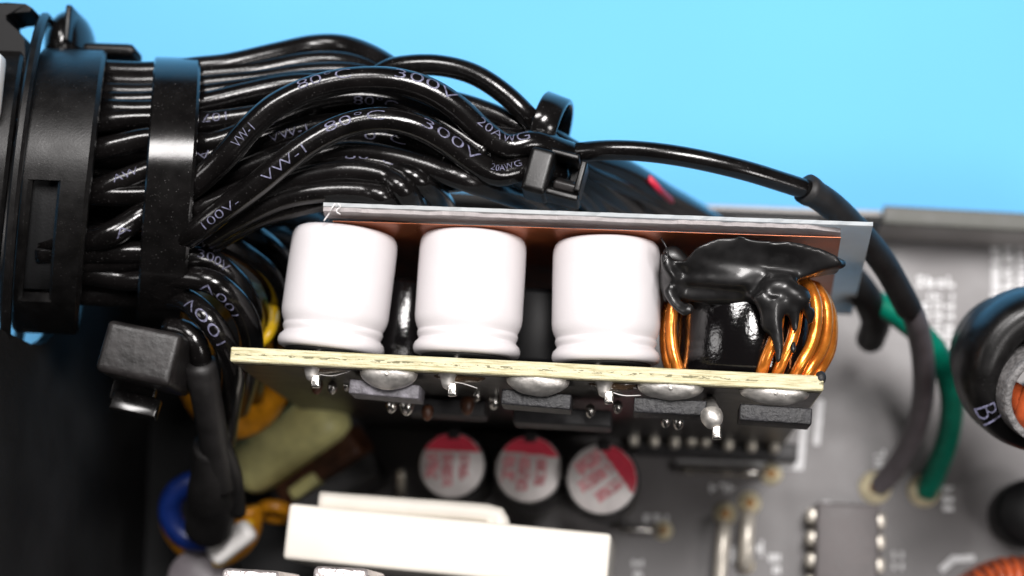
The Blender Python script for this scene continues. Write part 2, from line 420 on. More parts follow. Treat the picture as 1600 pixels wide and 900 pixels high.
bm = bmesh.new(); lathe(bm, Matrix(), [(0, 0), (.30, 0), (.33, .015), (.34, .028), (0, .029)], 40); obj('rubber_plug', bm, M['rubber'], cap1, local=True)
for z, x in ((.30, -.03), (-.17, .02)):
    bm = bmesh.new(); tube(bm, [Vector((x, -.14, z)), Vector((x, .02, z))], .027, 10); obj('lead', bm, M['tin'], cap1, local=True)
for bp, tp, lab in (((728, 564), (741, 361), 'middle white can capacitor on the upright board, between two others'),
                    ((946, 576), (948, 373), 'rightmost white can capacitor on the upright board, beside the black glue')):
    c = copy_tree(cap1); m, _ = cap_matrix(*bp, *tp); c.matrix_world = m @ Matrix.Rotation(random.uniform(-.1, .1), 4, 'Y'); c['label'] = lab

# insulating film and copper plate behind them
film = thing('insulating_film', 'milky plastic film standing upright behind the white capacitors', 'plastic film', P(900, 400, -1))
N_ = 90
b = bmesh.new(); rows = []
TL, TR, BR, BL = P(505, 322, .06), P(1364, 353, .04), P(1331, 492, -3.05), P(560, 455, -3.05)
nf = (TR - TL).cross(BL - TL).normalized(); nf = nf if nf.y < 0 else -nf
for side in (0, -.028):
    g = []
    for i in range(N_ + 1):
        t_ = i / N_; col = []
        for j in range(7):
            u = j / 6; p = (TL.lerp(TR, t_)).lerp(BL.lerp(BR, t_), u) + nf * side
            if j == 0: p = p + EZ * (.010 * noise.noise(Vector((i * .37, side * 40, 0))) + .009 * noise.noise(Vector((i * 2.3, 7, side * 30))))
            col.append(b.verts.new(p))
        g.append(col)
    rows.append(g)
F, K = rows
for i in range(N_):
    for j in range(6):
        b.faces.new((F[i][j], F[i + 1][j], F[i + 1][j + 1], F[i][j + 1])); b.faces.new((K[i][j], K[i][j + 1], K[i + 1][j + 1], K[i + 1][j]))
    b.faces.new((F[i][0], K[i][0], K[i + 1][0], F[i + 1][0]))
    b.faces.new((F[i][6], F[i + 1][6], K[i + 1][6], K[i][6]))
for j in range(6):
    b.faces.new((F[0][j], F[0][j + 1], K[0][j + 1], K[0][j])); b.faces.new((F[N_][j], K[N_][j], K[N_][j + 1], F[N_][j + 1]))
obj('back_layer', b, M['film'], film, smooth=False)
# folded front layer: a low ragged strip along the top with a slanted corner
b = bmesh.new(); g = []
for i in range(N_ + 1):
    t_ = i / N_ * .945 + .0; base = TL.lerp(TR, t_) + nf * .034
    lo = (TL.lerp(TR, t_)).lerp(BL.lerp(BR, t_), .068) + nf * .040
    jag = .016 * noise.noise(Vector((i * .6, 3.3, 0))) + (.012 if (i // 7) % 3 == 0 else 0)
    tp = base + EZ * (jag - .02 - (.10 * max(0, (i - N_ + 6) / 6)))
    g.append([b.verts.new(lo), b.verts.new(tp), b.verts.new(tp - nf * .030), b.verts.new(lo - nf * .03)])
for A, B in zip(g, g[1:]):
    for k in range(4): b.faces.new((A[k], A[(k + 1) % 4], B[(k + 1) % 4], B[k]))
b.faces.new(g[0]); b.faces.new(g[-1][::-1])
obj('front_fold', b, M['fold'], film, smooth=False)
b = bmesh.new()
for pts in ([(524, 318, .10), (518, 326, .12), (514, 334, .08), (506, 345, .04)], [(528, 318, .1), (532, 323, .11), (527, 327, .1), (526, 331, .09), (532, 335, .08)]):
    tube(b, catmull([P(*q) for q in pts], .01), .006, 6)
obj('frayed_strand', b, M['filmcut'], film)
cop = slab([P(1290, 512, -3.0) - by * 0 , P(585, 470, -3.0), P(520, 345, -.06), P(1314, 371, -.06)], .0015)
solo('copper_plate', cop, M['copperplate'], 'shiny copper plate standing between the white capacitors and the milky film', 'metal plate', smooth=False)

# toroid chokes: core and copper turns
def toroid(name, label, cpx, cpy, zc_, R, r_in, h, angles, wr, slant=.09, core_mat='core', wire_mat='copperwire', axis=None, group=None):
    base = P(cpx, cpy, zc_); ax = by if axis is None else axis
    m = frame_y(base, ax, EZ)
    t = thing(name, label, 'coil', matrix=m, group=group)
    b = bmesh.new(); c = .05
    prof = [(r_in, c), (r_in + c, 0), (R - c, 0), (R - c * .3, c * .3), (R, c), (R, h - c), (R - c * .3, h - c * .3), (R - c, h), (r_in + c, h), (r_in, h - c), (r_in, c)]
    lathe(b, Matrix(), prof, 72); obj('core', b, M[core_mat], t, local=True)
    for k, a in enumerate(angles):
        a = R_(a); g = wr * 1.02; q = []
        hs = min(.24, slant / max(.3, math.cos(a))) if a > 0 else -.03
        loop = [(R - .02, -.03, -hs * 1.35), (R + g, .10, -hs * .95), (R + g * 1.7, h * .36, -hs * .15), (R + g * 1.8, h * .62, hs * .30), (R + g * 1.2, h * .86, hs * .5), (R - .03, h + g * .7, hs * .5), ((R + r_in) / 2, h + g, hs * .3), (r_in + .03, h + g, 0), (r_in - g, h, 0), (r_in - g, 0, 0), (r_in + .03, -g, 0), ((R + r_in) / 2, -g, -hs * .7), (R - .10, -g, -hs * 1.3)]
        for (rr, y, da) in loop:
            aa = a + da; q.append(Vector((rr * math.sin(aa), y, rr * math.cos(aa))))
        b = bmesh.new(); tube(b, catmull(q, .04, True), wr, 12, closed=True); obj('wire_turn', b, M[wire_mat], t, local=True)
    return t
toroid('choke_coil', 'copper wound choke under black glue at the right end of the upright board', 1166, 596, -.68, .545, .24, .68,
       [16, 29, 47, 62, 78, -68, -88], .044, slant=.095)
toroid('choke_coil', 'dark glossy choke half hidden between the left and middle white capacitors', 626, 576, -1.25, .46, .20, .66,
       [-52, -66, 70, 84, 98], .040)
toroid('choke_coil', 'dark choke deep in the gap between the middle and right white capacitors', 838, 582, -1.35, .50, .22, .60,
       [-60, -72, -84, 60, 74], .040, core_mat='jet')

# black glue over the choke
b = bmesh.new()
def blob(px, py, z, rx, ry, rz, rot=0): ball(b, None, cm(rx), cm(ry), rz, frame(P(px, py, z)) @ Matrix.Rotation(R_(rot), 4, 'Z'), 20, 12)
def sheet(pts, zf, th):
    q = bmesh.new(); T = [P(x, y, zf(x, y)) for x, y in pts]
    A = [q.verts.new(p) for p in T]; B = [q.verts.new(p - EZ * th) for p in T]; k = len(T)
    q.faces.new(A); q.faces.new(B[::-1])
    for i in range(k): q.faces.new((A[i], B[i], B[(i + 1) % k], A[(i + 1) % k]))
    bmesh.ops.recalc_face_normals(q, faces=q.faces)
    me = bpy.data.meshes.new('t'); q.to_mesh(me); q.free(); b.from_mesh(me); bpy.data.meshes.remove(me)
# lower skirt falling to the front, then the broad upper tier that rises to the copper and ends in a tip
sheet([(1036, 400), (1034, 440), (1040, 466), (1062, 474), (1085, 470), (1112, 478), (1140, 476), (1162, 480), (1186, 476), (1204, 482), (1228, 480), (1250, 482), (1262, 478), (1264, 462), (1246, 446), (1238, 424), (1120, 418)], lambda x, y: -.10 - .22 * (y - 425) / 55 + (.14 if x > 1185 else 0), .34)
sheet([(1074, 424), (1072, 402), (1090, 384), (1120, 372), (1160, 368), (1206, 372), (1250, 378), (1286, 389), (1308, 402), (1318, 414), (1306, 420), (1280, 424), (1262, 430), (1236, 436), (1200, 434), (1150, 427), (1110, 430)], lambda x, y: .0 + .14 * (428 - y) / 56 - .0006 * abs(x - 1180), .30)
sheet([(1036, 384), (1034, 430), (1078, 430), (1076, 398), (1056, 380)], lambda x, y: -.22, .2)
blob(1130, 462, -.20, 78, 20, .09); blob(1150, 440, -.10, 90, 14, .08); blob(1200, 462, -.10, 36, 24, .10); blob(1246, 462, -.02, 24, 20, .09); blob(1218, 450, .0, 34, 22, .09); blob(1055, 446, -.18, 22, 26, .09)
def drip(pts, r0, r1):
    q = catmull([P(*p) for p in pts], .03); tube(b, q, [r0 + (r1 - r0) * i / (len(q) - 1) for i in range(len(q))], 10); ball(b, None, r1 * 1.15, r1 * 1.15, r1 * 1.15, Matrix.Translation(q[-1]), 10, 8)
drip([(1188, 460, .02), (1197, 486, .0), (1194, 512, -.02)], .085, .035)
drip([(1210, 470, .02), (1212, 510, .0), (1216, 546, -.02), (1215, 560, -.03)], .085, .03)
drip([(1226, 470, .0), (1214, 500, .0), (1208, 520, -.02)], .07, .04)
drip([(1240, 480, -.02), (1242, 500, -.05), (1241, 516, -.05)], .06, .03)
drip([(1262, 478, -.1), (1264, 492, -.12), (1263, 503, -.13)], .06, .03)
drip([(1238, 530, -.03), (1240, 545, -.03)], .028, .034)
drip([(1040, 452, -.12), (1052, 474, -.08), (1070, 487, -.04), (1074, 480, -.03)], .055, .04)
drip([(1056, 440, -.1), (1042, 420, -.06), (1040, 400, -.04)], .05, .04)
drip([(1290, 408, -.12), (1308, 416, -.14), (1316, 414, -.15)], .06, .035)
gb = remeshed(b, .016, 34)
for v in gb.verts:
    v.co += Vector((noise.noise(v.co * 3.1), noise.noise(v.co * 3.1 + Vector((4, 0, 0))), 1.6 * noise.noise(v.co * 3.4 + Vector((0, 4, 0))))) * .028
solo('glue_blob', gb, M['glue'], 'glossy black glue poured over the copper choke with drips and a pointed tip', 'glue')
# ridges on the glue: two thin stretched strings
b = bmesh.new()
tube(b, catmull([P(1033, 372, .0), P(1040, 384, .02), P(1044, 398, .0), P(1036, 412, .0)], .02), .007, 6)
solo('glue_string', b, M['glue'], 'thin string of clear glue between the right white capacitor and black glue', 'glue')

# front side: terminal blocks with solder domes, pins, flux
BLK = 'black terminal blocks below the cut edge'
blocks = [((546, 592), (656, 602), (655, 624), (544, 614), -.2, 'blockgrey', 'worn grey speckled block under the left end of the cut board edge'),
          ((784, 607), (893, 616), (892, 641), (782, 631), -.2, 'block', 'black block below the middle white capacitor and cut edge'),
          ((990, 620), (1104, 626), (1104, 650), (990, 644), -.18, 'block', 'black block below the right white capacitor and cut edge'),
          ((1155, 630), (1268, 638), (1270, 664), (1156, 656), -.16, 'block', 'rightmost black block under the copper choke end of the board')]
domes = [(603, 583, 46, 22), (838, 597, 50, 20), (1048, 606, 52, 16), (1212, 617, 54, 15)]
for (q, (dx, dy, dw, dh)) in zip(blocks, domes):
    z = q[4]; p = [P(x, y, z) for x, y in q[:4]]; c = sum(p, Vector()) / 4
    t = thing('terminal_block', q[6], 'terminal block', c - EZ * .3, group=BLK)
    ux = ((p[1] - p[0]) + (p[2] - p[3])).normalized(); uy = EZ.cross(ux)
    b = bmesh.new(); box(b, frame(c - EZ * .17, ux, uy, EZ), (p[1] - p[0]).length, (p[0] - p[3]).length, .34, .012, 2); obj('body', b, M[q[5]], t)
    # solder dome joins the block to the board
    b = bmesh.new(); tt = ((P(dx, dy, 0) - BA).dot(bx)); cc = BA + bx * tt - by * (bth / 2 + .004) - EZ * .15; a0 = cm(dw); a1 = cm(dh + 5)
    ball(b, None, a0, a1, .12, frame(cc, bx, by, EZ), 40, 20)
    for v in b.verts:
        v.co += Vector((0, 0, 1)) * .012 * noise.noise(v.co * 7) + uy * .012 * noise.noise(v.co * 9)
    obj('solder_dome', b, M['solder'], t)
    for k in range(5):
        b = bmesh.new(); ball(b, None, .022, .02, .02, frame(cc + bx * (-.6 + k * .3) * a0 - by * .025 + EZ * .10 * (1 - .3 * (k - 2) ** 2 / 2)), 10, 8)
        obj('solder_bead', b, M['solder'], t)
# solder joints of the capacitor leads on the front face
for k, (x, y, lab) in enumerate(((487, 572, 'pointed solder joint left of the grey speckled block'), (700, 585, 'solder joint with a bright lead between the first and second blocks'),
                   (944, 597, 'solder joint with frayed flux between the second and third blocks'), (1112, 652, 'bright solder lump hanging between the two right blocks'))):
    c = P(x, y, -.14); t = thing('solder_joint', lab, 'solder joint', c, group='solder joints below the cut edge')
    yd = -by if k < 3 else -by
    b = bmesh.new()
    if k == 3:
        ball(b, None, .075, .085, .08, frame(c), 18, 12)
        for v in b.verts: v.co += Vector((noise.noise(v.co * 11), noise.noise(v.co * 11 + Vector((3, 0, 0))), 0)) * .02
        tube(b, catmull([P(1108, 628, -.55), P(1110, 636, -.36), c - EZ * .03], .04), [.055, .05, .05, .05, .055, .06, .06, .06, .06, .06, .06, .06, .06, .06, .06][:len(catmull([P(1108, 628, -.55), P(1110, 636, -.36), c - EZ * .03], .04))], 12)
    else:
        lathe(b, frame_y(c - yd * .05, yd, EZ), [(.13, 0), (.10, .03), (.06, .07), (.043, .12), (.030, .15), (0, .165)], 20)
    obj('cone' if k < 3 else 'lump', b, M['solder'], t)
    b = bmesh.new(); box(b, frame(c + yd * .11 + EX * .04, EX, EY, EZ) @ Matrix.Rotation(.1, 4, 'Z'), .07, .10, .06, .015); obj('lead', b, M['tin'], t)
    if k < 3:
        b = bmesh.new()
        rnd = random.Random(k)
        for j in range(3 if k else 1):
            e_ = c + EX * rnd.uniform(.12, .34) * rnd.choice((1, 1, -1)) - EY * rnd.uniform(.0, .12) - EZ * .06
            tube(b, catmull([c - EY * .05, (c + e_) / 2 - EY * rnd.uniform(.0, .06), e_], .03), rnd.uniform(.002, .0045), 5)
        obj('flux_strand', b, M['frost'], t)
        b = bmesh.new(); ball(b, None, .2, .05, .08, frame(c + EX * .08 - EZ * .06), 16, 8)
        for v in b.verts: v.co += Vector((0, -1, 0)) * .03 * noise.noise(v.co * 9)
        obj('flux_residue', b, M['flux'], t)
# small parts soldered lower on the front face, out of focus
rnd = random.Random(4)
for k, (x, y, s, mt) in enumerate(((495, 604, 10, 'darkcopper'), (519, 606, 8, 'tin'), (541, 603, 6, 'tin'), (612, 634, 9, 'tin'), (636, 634, 12, 'tin'), (668, 645, 10, 'darkcopper'), (772, 627, 10, 'tin'), (745, 618, 7, 'tin'), (730, 634, 12, 'darkcopper'),
                             (922, 642, 8, 'tin'), (965, 636, 8, 'tin'), (1040, 658, 8, 'tin'), (1060, 660, 9, 'tin'), (1120, 664, 8, 'tin'))):
    z = -.75 - .5 * rnd.random(); c = P(x, y, z); rr = cm(s, z)
    labs = ['rust coloured lead low under the grey block at left', 'bright bent lead low at the left of the grey block', 'tiny tinned stub just left of the grey block', 'tinned lead under the grey speckled block, left one', 'tinned lead under the grey speckled block, right one', 'rusty lead right of the grey speckled block',
            'round tinned stub left of the second block', 'slim tinned stub below the second solder joint', 'brown stub between grey block and second block', 'bright lead right of the second block', 'bent bright lead left of the third block', 'gold lit lead under the third block, left one', 'gold lit lead under the third block, right one', 'drop shaped lead under the gap between the right blocks']
    b = bmesh.new(); lathe(b, frame_y(c + EY * rr, -EY, EZ), [(0, -.02), (rr * .8, 0), (rr, rr * .8), (rr * .7, rr * 1.8), (rr * .3, rr * 2.2), (0, rr * 2.3)], 16)
    solo('cut_lead', b, M[mt], labs[k], 'metal lead', 'cut leads under the upright board')
# dark chip carriers on the front of the riser, deep
for (x, y, wpx, hpx, z, lab) in ((880, 655, 150, 26, -1.3, 'wide dark chip low between the second and third blocks'), (700, 640, 120, 24, -1.6, 'wide dark chip low between the first and second blocks')):
    c = P(x, y, z); b = bmesh.new(); box(b, frame(c, bx, by, EZ), cm(wpx, z), cm(hpx, z), .4, .02); solo('power_chip', b, M['hdr'], lab, 'chip')

# ================================================================== CABLES
BUN = 'black cables of the main bundle'
def zb(py, d=0.):
    u = max(-.97, min(.97, (py - 285) / 232)); return -.88 + .98 * math.sqrt(1 - u * u) - .10 - d
CABLES = []
def cable(pts, r, label, mt='cable', texts=(), group=BUN, name='cable', seg=16, step=.045):
    q = catmull([P(*p) for p in pts], step)
    # slight unevenness of soft insulation
    sd = len(CABLES) * 7.3
    q = [p + Vector((noise.noise(p * .9 + Vector((sd, 0, 0))), noise.noise(p * .9 + Vector((0, sd, 0))), 0)) * .024 for p in q]
    b = bmesh.new(); tube(b, q, r, seg)
    c = q[len(q) // 2].copy()
    for v in b.verts: v.co -= c
    o = obj(name, b, M[mt]); o.location = c; tag(o, label, 'cable', group); CABLES.append(o)
    for tx in texts: cable_text(o, q, r, *tx)
    return o
def cable_text(o, q, r, txt, s0, s1, phi=0., size=.105, flip=False):
    """print txt round the cable between photo points s0 and s1"""
    acc = [0]
    for a, c in zip(q, q[1:]): acc.append(acc[-1] + (c - a).length)
    def near(s):
        best = min(range(len(q)), key=lambda i: (proj(q[i])[0] - s[0]) ** 2 + (proj(q[i])[1] - s[1]) ** 2); return acc[best]
    a0, a1 = near(s0), near(s1); vs, fs = text_geo(txt)
    wd = max(v.x for v in vs); sc = (a1 - a0) / wd; size *= .66
    b = bmesh.new(); nv = []
    for v in vs:
        s = a0 + v.x * sc if not flip else a1 - v.x * sc
        i = max(0, min(len(q) - 2, next((k for k in range(len(acc) - 1) if acc[k + 1] >= s), len(q) - 2)))
        f = (s - acc[i]) / max(1e-6, acc[i + 1] - acc[i]); c = q[i].lerp(q[i + 1], f)
        ta = (q[i + 1] - q[max(0, i - 1)]).normalized(); tb = (q[min(len(q) - 1, i + 2)] - q[i]).normalized(); T = ta.lerp(tb, f).normalized()
        C = EZ; C = (C - T * C.dot(T)).normalized(); U = C.cross(T)
        h = (v.y / .7 - .5) * size
        if flip: h = -h
        ph = phi + h / r
        nv.append(b.verts.new(c + (C * math.cos(ph) + U * math.sin(ph)) * (r + .0025)))
    for f_ in fs:
        try: b.faces.new([nv[i] for i in f_])
        except ValueError: pass
    obj('print', b, M['ink'], o)
def Z(pts, d=0.): return [(x, y, zb(y, d)) for x, y in pts]
RC = .088
# back and top layers
cable(Z([(40, 112), (130, 108), (235, 112), (310, 105), (360, 100), (430, 84), (490, 71), (540, 72), (590, 92), (640, 128), (690, 170), (740, 205)], .10), RC, 'topmost black cable, arching highest against the blue paper', 'cable2')
cable(Z([(40, 130), (130, 126), (235, 130), (310, 122), (400, 112), (470, 98), (530, 97), (580, 112), (630, 142), (690, 185)], .16), RC * .95, 'black cable tucked just under the topmost arch', 'cable2')
cable(Z([(40, 146), (130, 144), (235, 144), (310, 132), (400, 123), (480, 112), (550, 112), (600, 128), (660, 165)], .14), RC * .9, 'second black cable below the topmost arch', 'cable2')
cable(Z([(40, 160), (130, 158), (235, 156), (310, 146), (400, 133), (470, 124), (530, 124), (590, 140)], .13), RC * .9, 'third black cable below the topmost arch')
cable(Z([(40, 172), (130, 170), (235, 172), (320, 160), (380, 146), (440, 134), (490, 132), (550, 142), (620, 175)], .08), RC, 'black cable with a long highlight just left of the printed arch')
cable(Z([(30, 200), (150, 193), (240, 187), (310, 192), (365, 186), (420, 178), (500, 170)], .09), RC, 'black cable with upside down digits close to the wide tie', texts=[('107', (314, 195), (364, 190), .1, .10, True)])
cable(Z([(30, 240), (150, 234), (235, 218), (310, 226), (350, 220), (420, 190), (480, 166), (540, 155), (600, 158), (660, 178), (710, 206), (760, 240)], .05), RC, 'dark printed black cable between the two front arches', texts=[('80°C', (552, 160), (628, 168), -.45, .10)])
cable(Z([(30, 300), (140, 296), (190, 282), (240, 264), (300, 252), (345, 240), (420, 216), (490, 198), (560, 196), (640, 215), (700, 245)], .10), RC, 'black cable printed faintly under the second front arch', texts=[('VW-1', (424, 219), (486, 205), -.35, .10), ('AW', (180, 287), (216, 272), .1, .09), ('A', (314, 258), (334, 250), 0, .09, True)])
cable(Z([(30, 302), (140, 304), (200, 306), (260, 303), (310, 290), (360, 272), (420, 248), (480, 228), (550, 214), (610, 216), (680, 236), (750, 262)], .12) + [(810, 284, -.5), (880, 320, -1.3), (930, 362, -2.4)], RC, 'black cable with 0 degree print below the second front arch', texts=[('0°C', (572, 218), (636, 228), -.1, .09)])
cable(Z([(300, 330), (380, 300), (440, 268), (490, 247), (550, 236), (620, 246), (680, 264), (740, 284)], .07) + [(800, 304, -.5), (860, 330, -1.4), (900, 360, -2.4)], RC, 'black cable with twin highlights low in the right of the bundle', 'cable2')
cable(Z([(300, 350), (400, 302), (480, 266), (550, 253), (610, 260), (660, 285)], .10) + [(694, 322, -.7), (704, 364, -2.1)], RC, 'black cable with faint print bending down behind the film', texts=[('80°C', (538, 250), (622, 258), .3, .08)])
cable(Z([(310, 372), (400, 316), (450, 286), (510, 270), (560, 268), (605, 277), (635, 300)], .05) + [(652, 330, -.75), (656, 368, -2.2)], RC, 'black cable hooking down just left of the film corner', 'cable2')
cable(Z([(320, 375), (390, 334), (450, 308), (520, 298), (575, 299), (606, 309)], .05) + [(624, 330, -.75), (630, 366, -2.2)], RC * .95, 'black cable lying low above the leftmost capacitor', 'cable2')
cable(Z([(330, 380), (400, 342), (470, 320), (530, 310), (570, 310)], .16) + [(604, 325, -.75), (612, 362, -2.2)], RC * .95, 'lowest black cable, nearly touching the film top', 'cable2')
# two front arches with clear print
cable([(30, 378, -.2), (135, 374, -.12), (180, 363, -.08), (235, 328, -.14), (295, 294, .04), (345, 252, .16), (388, 205, .20), (432, 167, .22), (490, 138, .22), (550, 124, .20), (612, 124, .18), (668, 139, .14), (715, 168, .08), (755, 205, .0), (792, 228, -.06), (835, 222, -.1), (890, 240, -.3)], .098,
      'upper front black cable printed 80 degrees C and 300V in a big arch', texts=[('VW-1', (366, 228), (398, 196), -.25, .115), ('80°C', (468, 148), (552, 122), .35, .125), ('300V', (612, 122), (704, 160), .45, .125), ('20AWG', (742, 188), (822, 224), .45, .115), ('A', (180, 368), (198, 356), -.5, .1)])
cable([(30, 405, -.3), (130, 410, -.3), (235, 400, -.26), (295, 368, .0), (340, 334, .14), (395, 292, .2), (450, 248, .24), (500, 214, .25), (550, 193, .24), (602, 187, .22), (652, 198, .18), (700, 224, .1), (740, 254, .02), (776, 272, -.05), (820, 265, -.12), (880, 275, -.35)], .095,
      'lower front black cable printed VW-1 and 80 degrees C in an arch', texts=[('100V-', (318, 352), (370, 312), -.35, .10), ('VW-1', (410, 280), (474, 230), -.3, .115), ('80°C', (512, 208), (600, 186), .15, .115), ('300V', (648, 196), (742, 254), .40, .12), ('20AWG', (758, 264), (808, 268), .3, .08)])
# cables turning down right of the wide tie
cable([(30, 420, -.4), (135, 424, -.36), (200, 434, -.38), (285, 432, -.26), (335, 442, -.2), (372, 474, -.35), (392, 520, -.6), (390, 575, -1.2), (375, 640, -2.0)], RC * 1.05, 'black cable printed 100V curving down, right one of the pair', texts=[('100V', (318, 442), (372, 488), -.75, .115, True)])
cable([(30, 455, -.6), (135, 462, -.6), (230, 466, -.62), (285, 470, -.4), (322, 496, -.24), (350, 535, -.35), (366, 580, -.6), (362, 625, -1.0), (350, 690, -1.8)], RC * 1.05, 'black cable printed 100V curving down, left one of the pair', texts=[('100V', (300, 480), (346, 540), -.15, .12, True)])
cable([(60, 395, -.2), (200, 396, -.22), (290, 398, -.25), (335, 408, -.35), (370, 438, -.5), (392, 480, -.8), (400, 540, -1.4), (396, 620, -2.4)], RC, 'black cable behind the two printed cables that turn down', texts=[('300V', (300, 398), (350, 420), .2, .1)])
cable([(280, 370, -.35), (340, 375, -.45), (390, 400, -.7), (425, 440, -1.1), (440, 500, -1.8), (442, 600, -3.0)], RC, 'dark black cable dropping beside the leftmost white capacitor')
cable([(280, 350, -.4), (360, 352, -.6), (420, 380, -.9), (452, 430, -1.5), (462, 520, -2.6)], RC, 'dark black cable dropping closest behind the leftmost white capacitor')
cable([(270, 384, -.5), (350, 352, -.75), (420, 338, -1.1), (480, 340, -1.7), (520, 372, -2.6)], RC, 'added black cable under the film corner at left, darkening a pale gap', 'jet')  # added matt black cable, covers the lit board between cables and film
cable([(280, 400, -.7), (350, 378, -.9), (410, 366, -1.3), (452, 384, -2.0), (470, 430, -3.0)], RC, 'added black cable just above the yellow loop, darkening the gap', 'jet')  # also added: its black stands in for the shade in this gap
# loops to the small tie
cable([(560, 150, -.35), (600, 112, -.3), (640, 102, -.26), (690, 103, -.24), (740, 117, -.24), (786, 146, -.26), (826, 182, -.3), (860, 220, -.5), (920, 262, -.9), (1000, 300, -1.7), (1090, 345, -2.8)], .082, 'black cable looping alone above the small tie against the blue paper')
cable([(600, 150, -.42), (690, 154, -.42), (760, 172, -.42), (830, 204, -.45), (880, 236, -.7), (950, 285, -1.4), (1030, 335, -2.4)], .082, 'straight black cable under the lone loop into the small tie')
cable([(640, 190, -.45), (720, 205, -.42), (790, 216, -.4), (845, 226, -.5), (905, 262, -.9), (975, 312, -1.8), (1020, 352, -2.6)], .085, 'black cable behind the printed 20AWG end into the small tie')
cable([(760, 250, -.6), (840, 250, -.65), (900, 276, -.9), (945, 318, -1.6), (970, 380, -2.6)], .085, 'black cable falling steeply behind the small tie head')
cable([(700, 262, -.62), (790, 286, -.6), (850, 290, -.7), (905, 300, -1.1), (940, 345, -2.0)], .085, 'black cable passing low behind the small tie head')
cable([(840, 205, -.55), (900, 240, -.75), (965, 262, -1.2), (1030, 300, -1.9), (1110, 345, -3.0), (1150, 390, -3.8)], .095, 'blue rimmed black cable going down beyond the film')
cable([(840, 240, -.55), (905, 272, -.9), (960, 306, -1.5), (1010, 346, -2.4)], .09, 'short black cable nearest the film right of the small tie')
cable([(990, 270, -1.6), (1008, 276, -1.5), (1021, 288, -1.5), (1034, 303, -1.65), (1062, 326, -2.4), (1090, 352, -3.3)], .028, 'thin red wire peeping out behind the blue rimmed cables', 'red', group='thin wires')
# filler deep in the bundle, nothing tells these apart
for k in range(18):
    y0 = 130 + (k * 53) % 290
    d = .56 + .16 * (k % 3)
    cable(Z([(30, y0), (240, y0 + 5), (380, 150 + (y0 - 130) * .62), (520, 140 + (y0 - 130) * .55), (640, 165 + (y0 - 130) * .45), (760, 225 + (y0 - 130) * .2), (860, 262 + (y0 - 130) * .1)], d), RC, 'black cable buried deep inside the bundle under the others', group='buried cables of the main bundle')

# single cable to the right with its sleeve, grey wire and green wire
cable([(820, 262, -.5), (860, 250, -.42), (900, 238, -.3), (950, 233, -.2), (1010, 236, -.16), (1080, 247, -.16), (1160, 266, -.22), (1225, 286, -.34), (1262, 298, -.42)], .077, 'lone black cable arching right over the blue paper to the sleeve', 'cable')
sp = catmull([P(*p) for p in ((1258, 294, -.42), (1300, 322, -.6), (1345, 366, -.95), (1385, 418, -1.4), (1420, 482, -1.9))], .05)
b = bmesh.new(); tube(b, sp, [.105 * (1.12 if i < 2 else 1.0 + .06 * noise.noise(p * 2)) for i, p in enumerate(sp)], 18)
o = solo('cable_sleeve', b, M['shrink'], 'matt black sleeve slanting down at the right corner of the film', 'sleeve')
cable([(1405, 455, -1.8), (1430, 500, -2.1), (1442, 560, -2.6), (1438, 630, -3.2), (1418, 695, -3.7), (1390, 740, -4.05), (1372, 762, -4.2)], .097, 'grey wire curving down from the black sleeve to its solder pad', 'grey', group='single wires on the grey board')
cable([(1310, 430, -2.6), (1350, 462, -2.6), (1410, 500, -2.7), (1462, 550, -2.9), (1486, 615, -3.2), (1483, 680, -3.6), (1463, 735, -4.0), (1446, 768, -4.2)], .103, 'green wire curving beside the grey wire to its solder pad', 'green', group='single wires on the grey board')
b = bmesh.new(); tube(b, catmull([P(*p) for p in ((1325, 430, -2.3), (1352, 462, -2.5), (1368, 500, -2.9), (1360, 530, -3.4))], .06), .13, 14)
solo('cable_sleeve', b, M['shrink'], 'short dark sleeve end hanging left of the green wire', 'sleeve')

# ================================================================== TIES AND CABLE BUSHING
def band(center, ry, rz, w, th, segs=96, ex=EX, ey=EY, a0=0, a1=2 * math.pi, power=2.0, lean=0., table=None):
    k0 = k1 = k2 = 0.
    if table:                                        # lean of the band's plane, so that it crosses the photo where the real one does
        rowsA, rhs = [], []
        for i in range(41):
            a = math.pi * i / 40; p = center + ey * (math.cos(a) * ry) + EZ * (math.sin(a) * (rz + th)); px, py = proj(p)
            if not table[0][0] - 20 <= py <= table[-1][0] + 20: continue
            tx = np.interp(py, [q[0] for q in table], [q[1] for q in table])
            rowsA.append((1, math.cos(a), math.sin(a))); rhs.append(cm(tx - px, p.z))
        k0, k1, k2 = np.linalg.lstsq(np.array(rowsA), np.array(rhs), rcond=None)[0]
    b = bmesh.new(); rings = []; closed = abs(a1 - a0 - 2 * math.pi) < 1e-4
    n = segs if closed else segs + 1
    for i in range(n):
        a = a0 + (a1 - a0) * i / segs; ca, sa = math.cos(a), math.sin(a)
        cy = math.copysign(abs(ca) ** (2 / power), ca); cz = math.copysign(abs(sa) ** (2 / power), sa)
        ring = []; bv = th * .3
        for (dx, dr) in ((-w / 2, bv), (-w / 2 + bv, 0), (w / 2 - bv, 0), (w / 2, bv), (w / 2, th - bv), (w / 2 - bv, th), (-w / 2 + bv, th), (-w / 2, th - bv)):
            ring.append(b.verts.new(center + ex * (dx + k0 + k1 * cy + k2 * sa) + ey * (cy * (ry + dr)) + EZ * (cz * (rz + dr))))
        rings.append(ring)
    for i in range(n if closed else n - 1):
        A, B = rings[i], rings[(i + 1) % n]
        for k in range(8): b.faces.new((A[k], A[(k + 1) % 8], B[(k + 1) % 8], B[k]))
    if not closed: b.faces.new(rings[0]); b.faces.new(rings[-1][::-1])
    return b
tc_ = P(262, 300, -.86)
tie = thing('cable_tie', 'wide black cable tie strapped round the whole bundle at left', 'cable tie', tc_)
obj('strap', band(tc_, 1.0, 1.02, .365, .06, 120, table=[(66, 278), (215, 272), (350, 262), (500, 248)]), M['tie'], tie, sharp=25)
hc = P(233, 560, -.42)
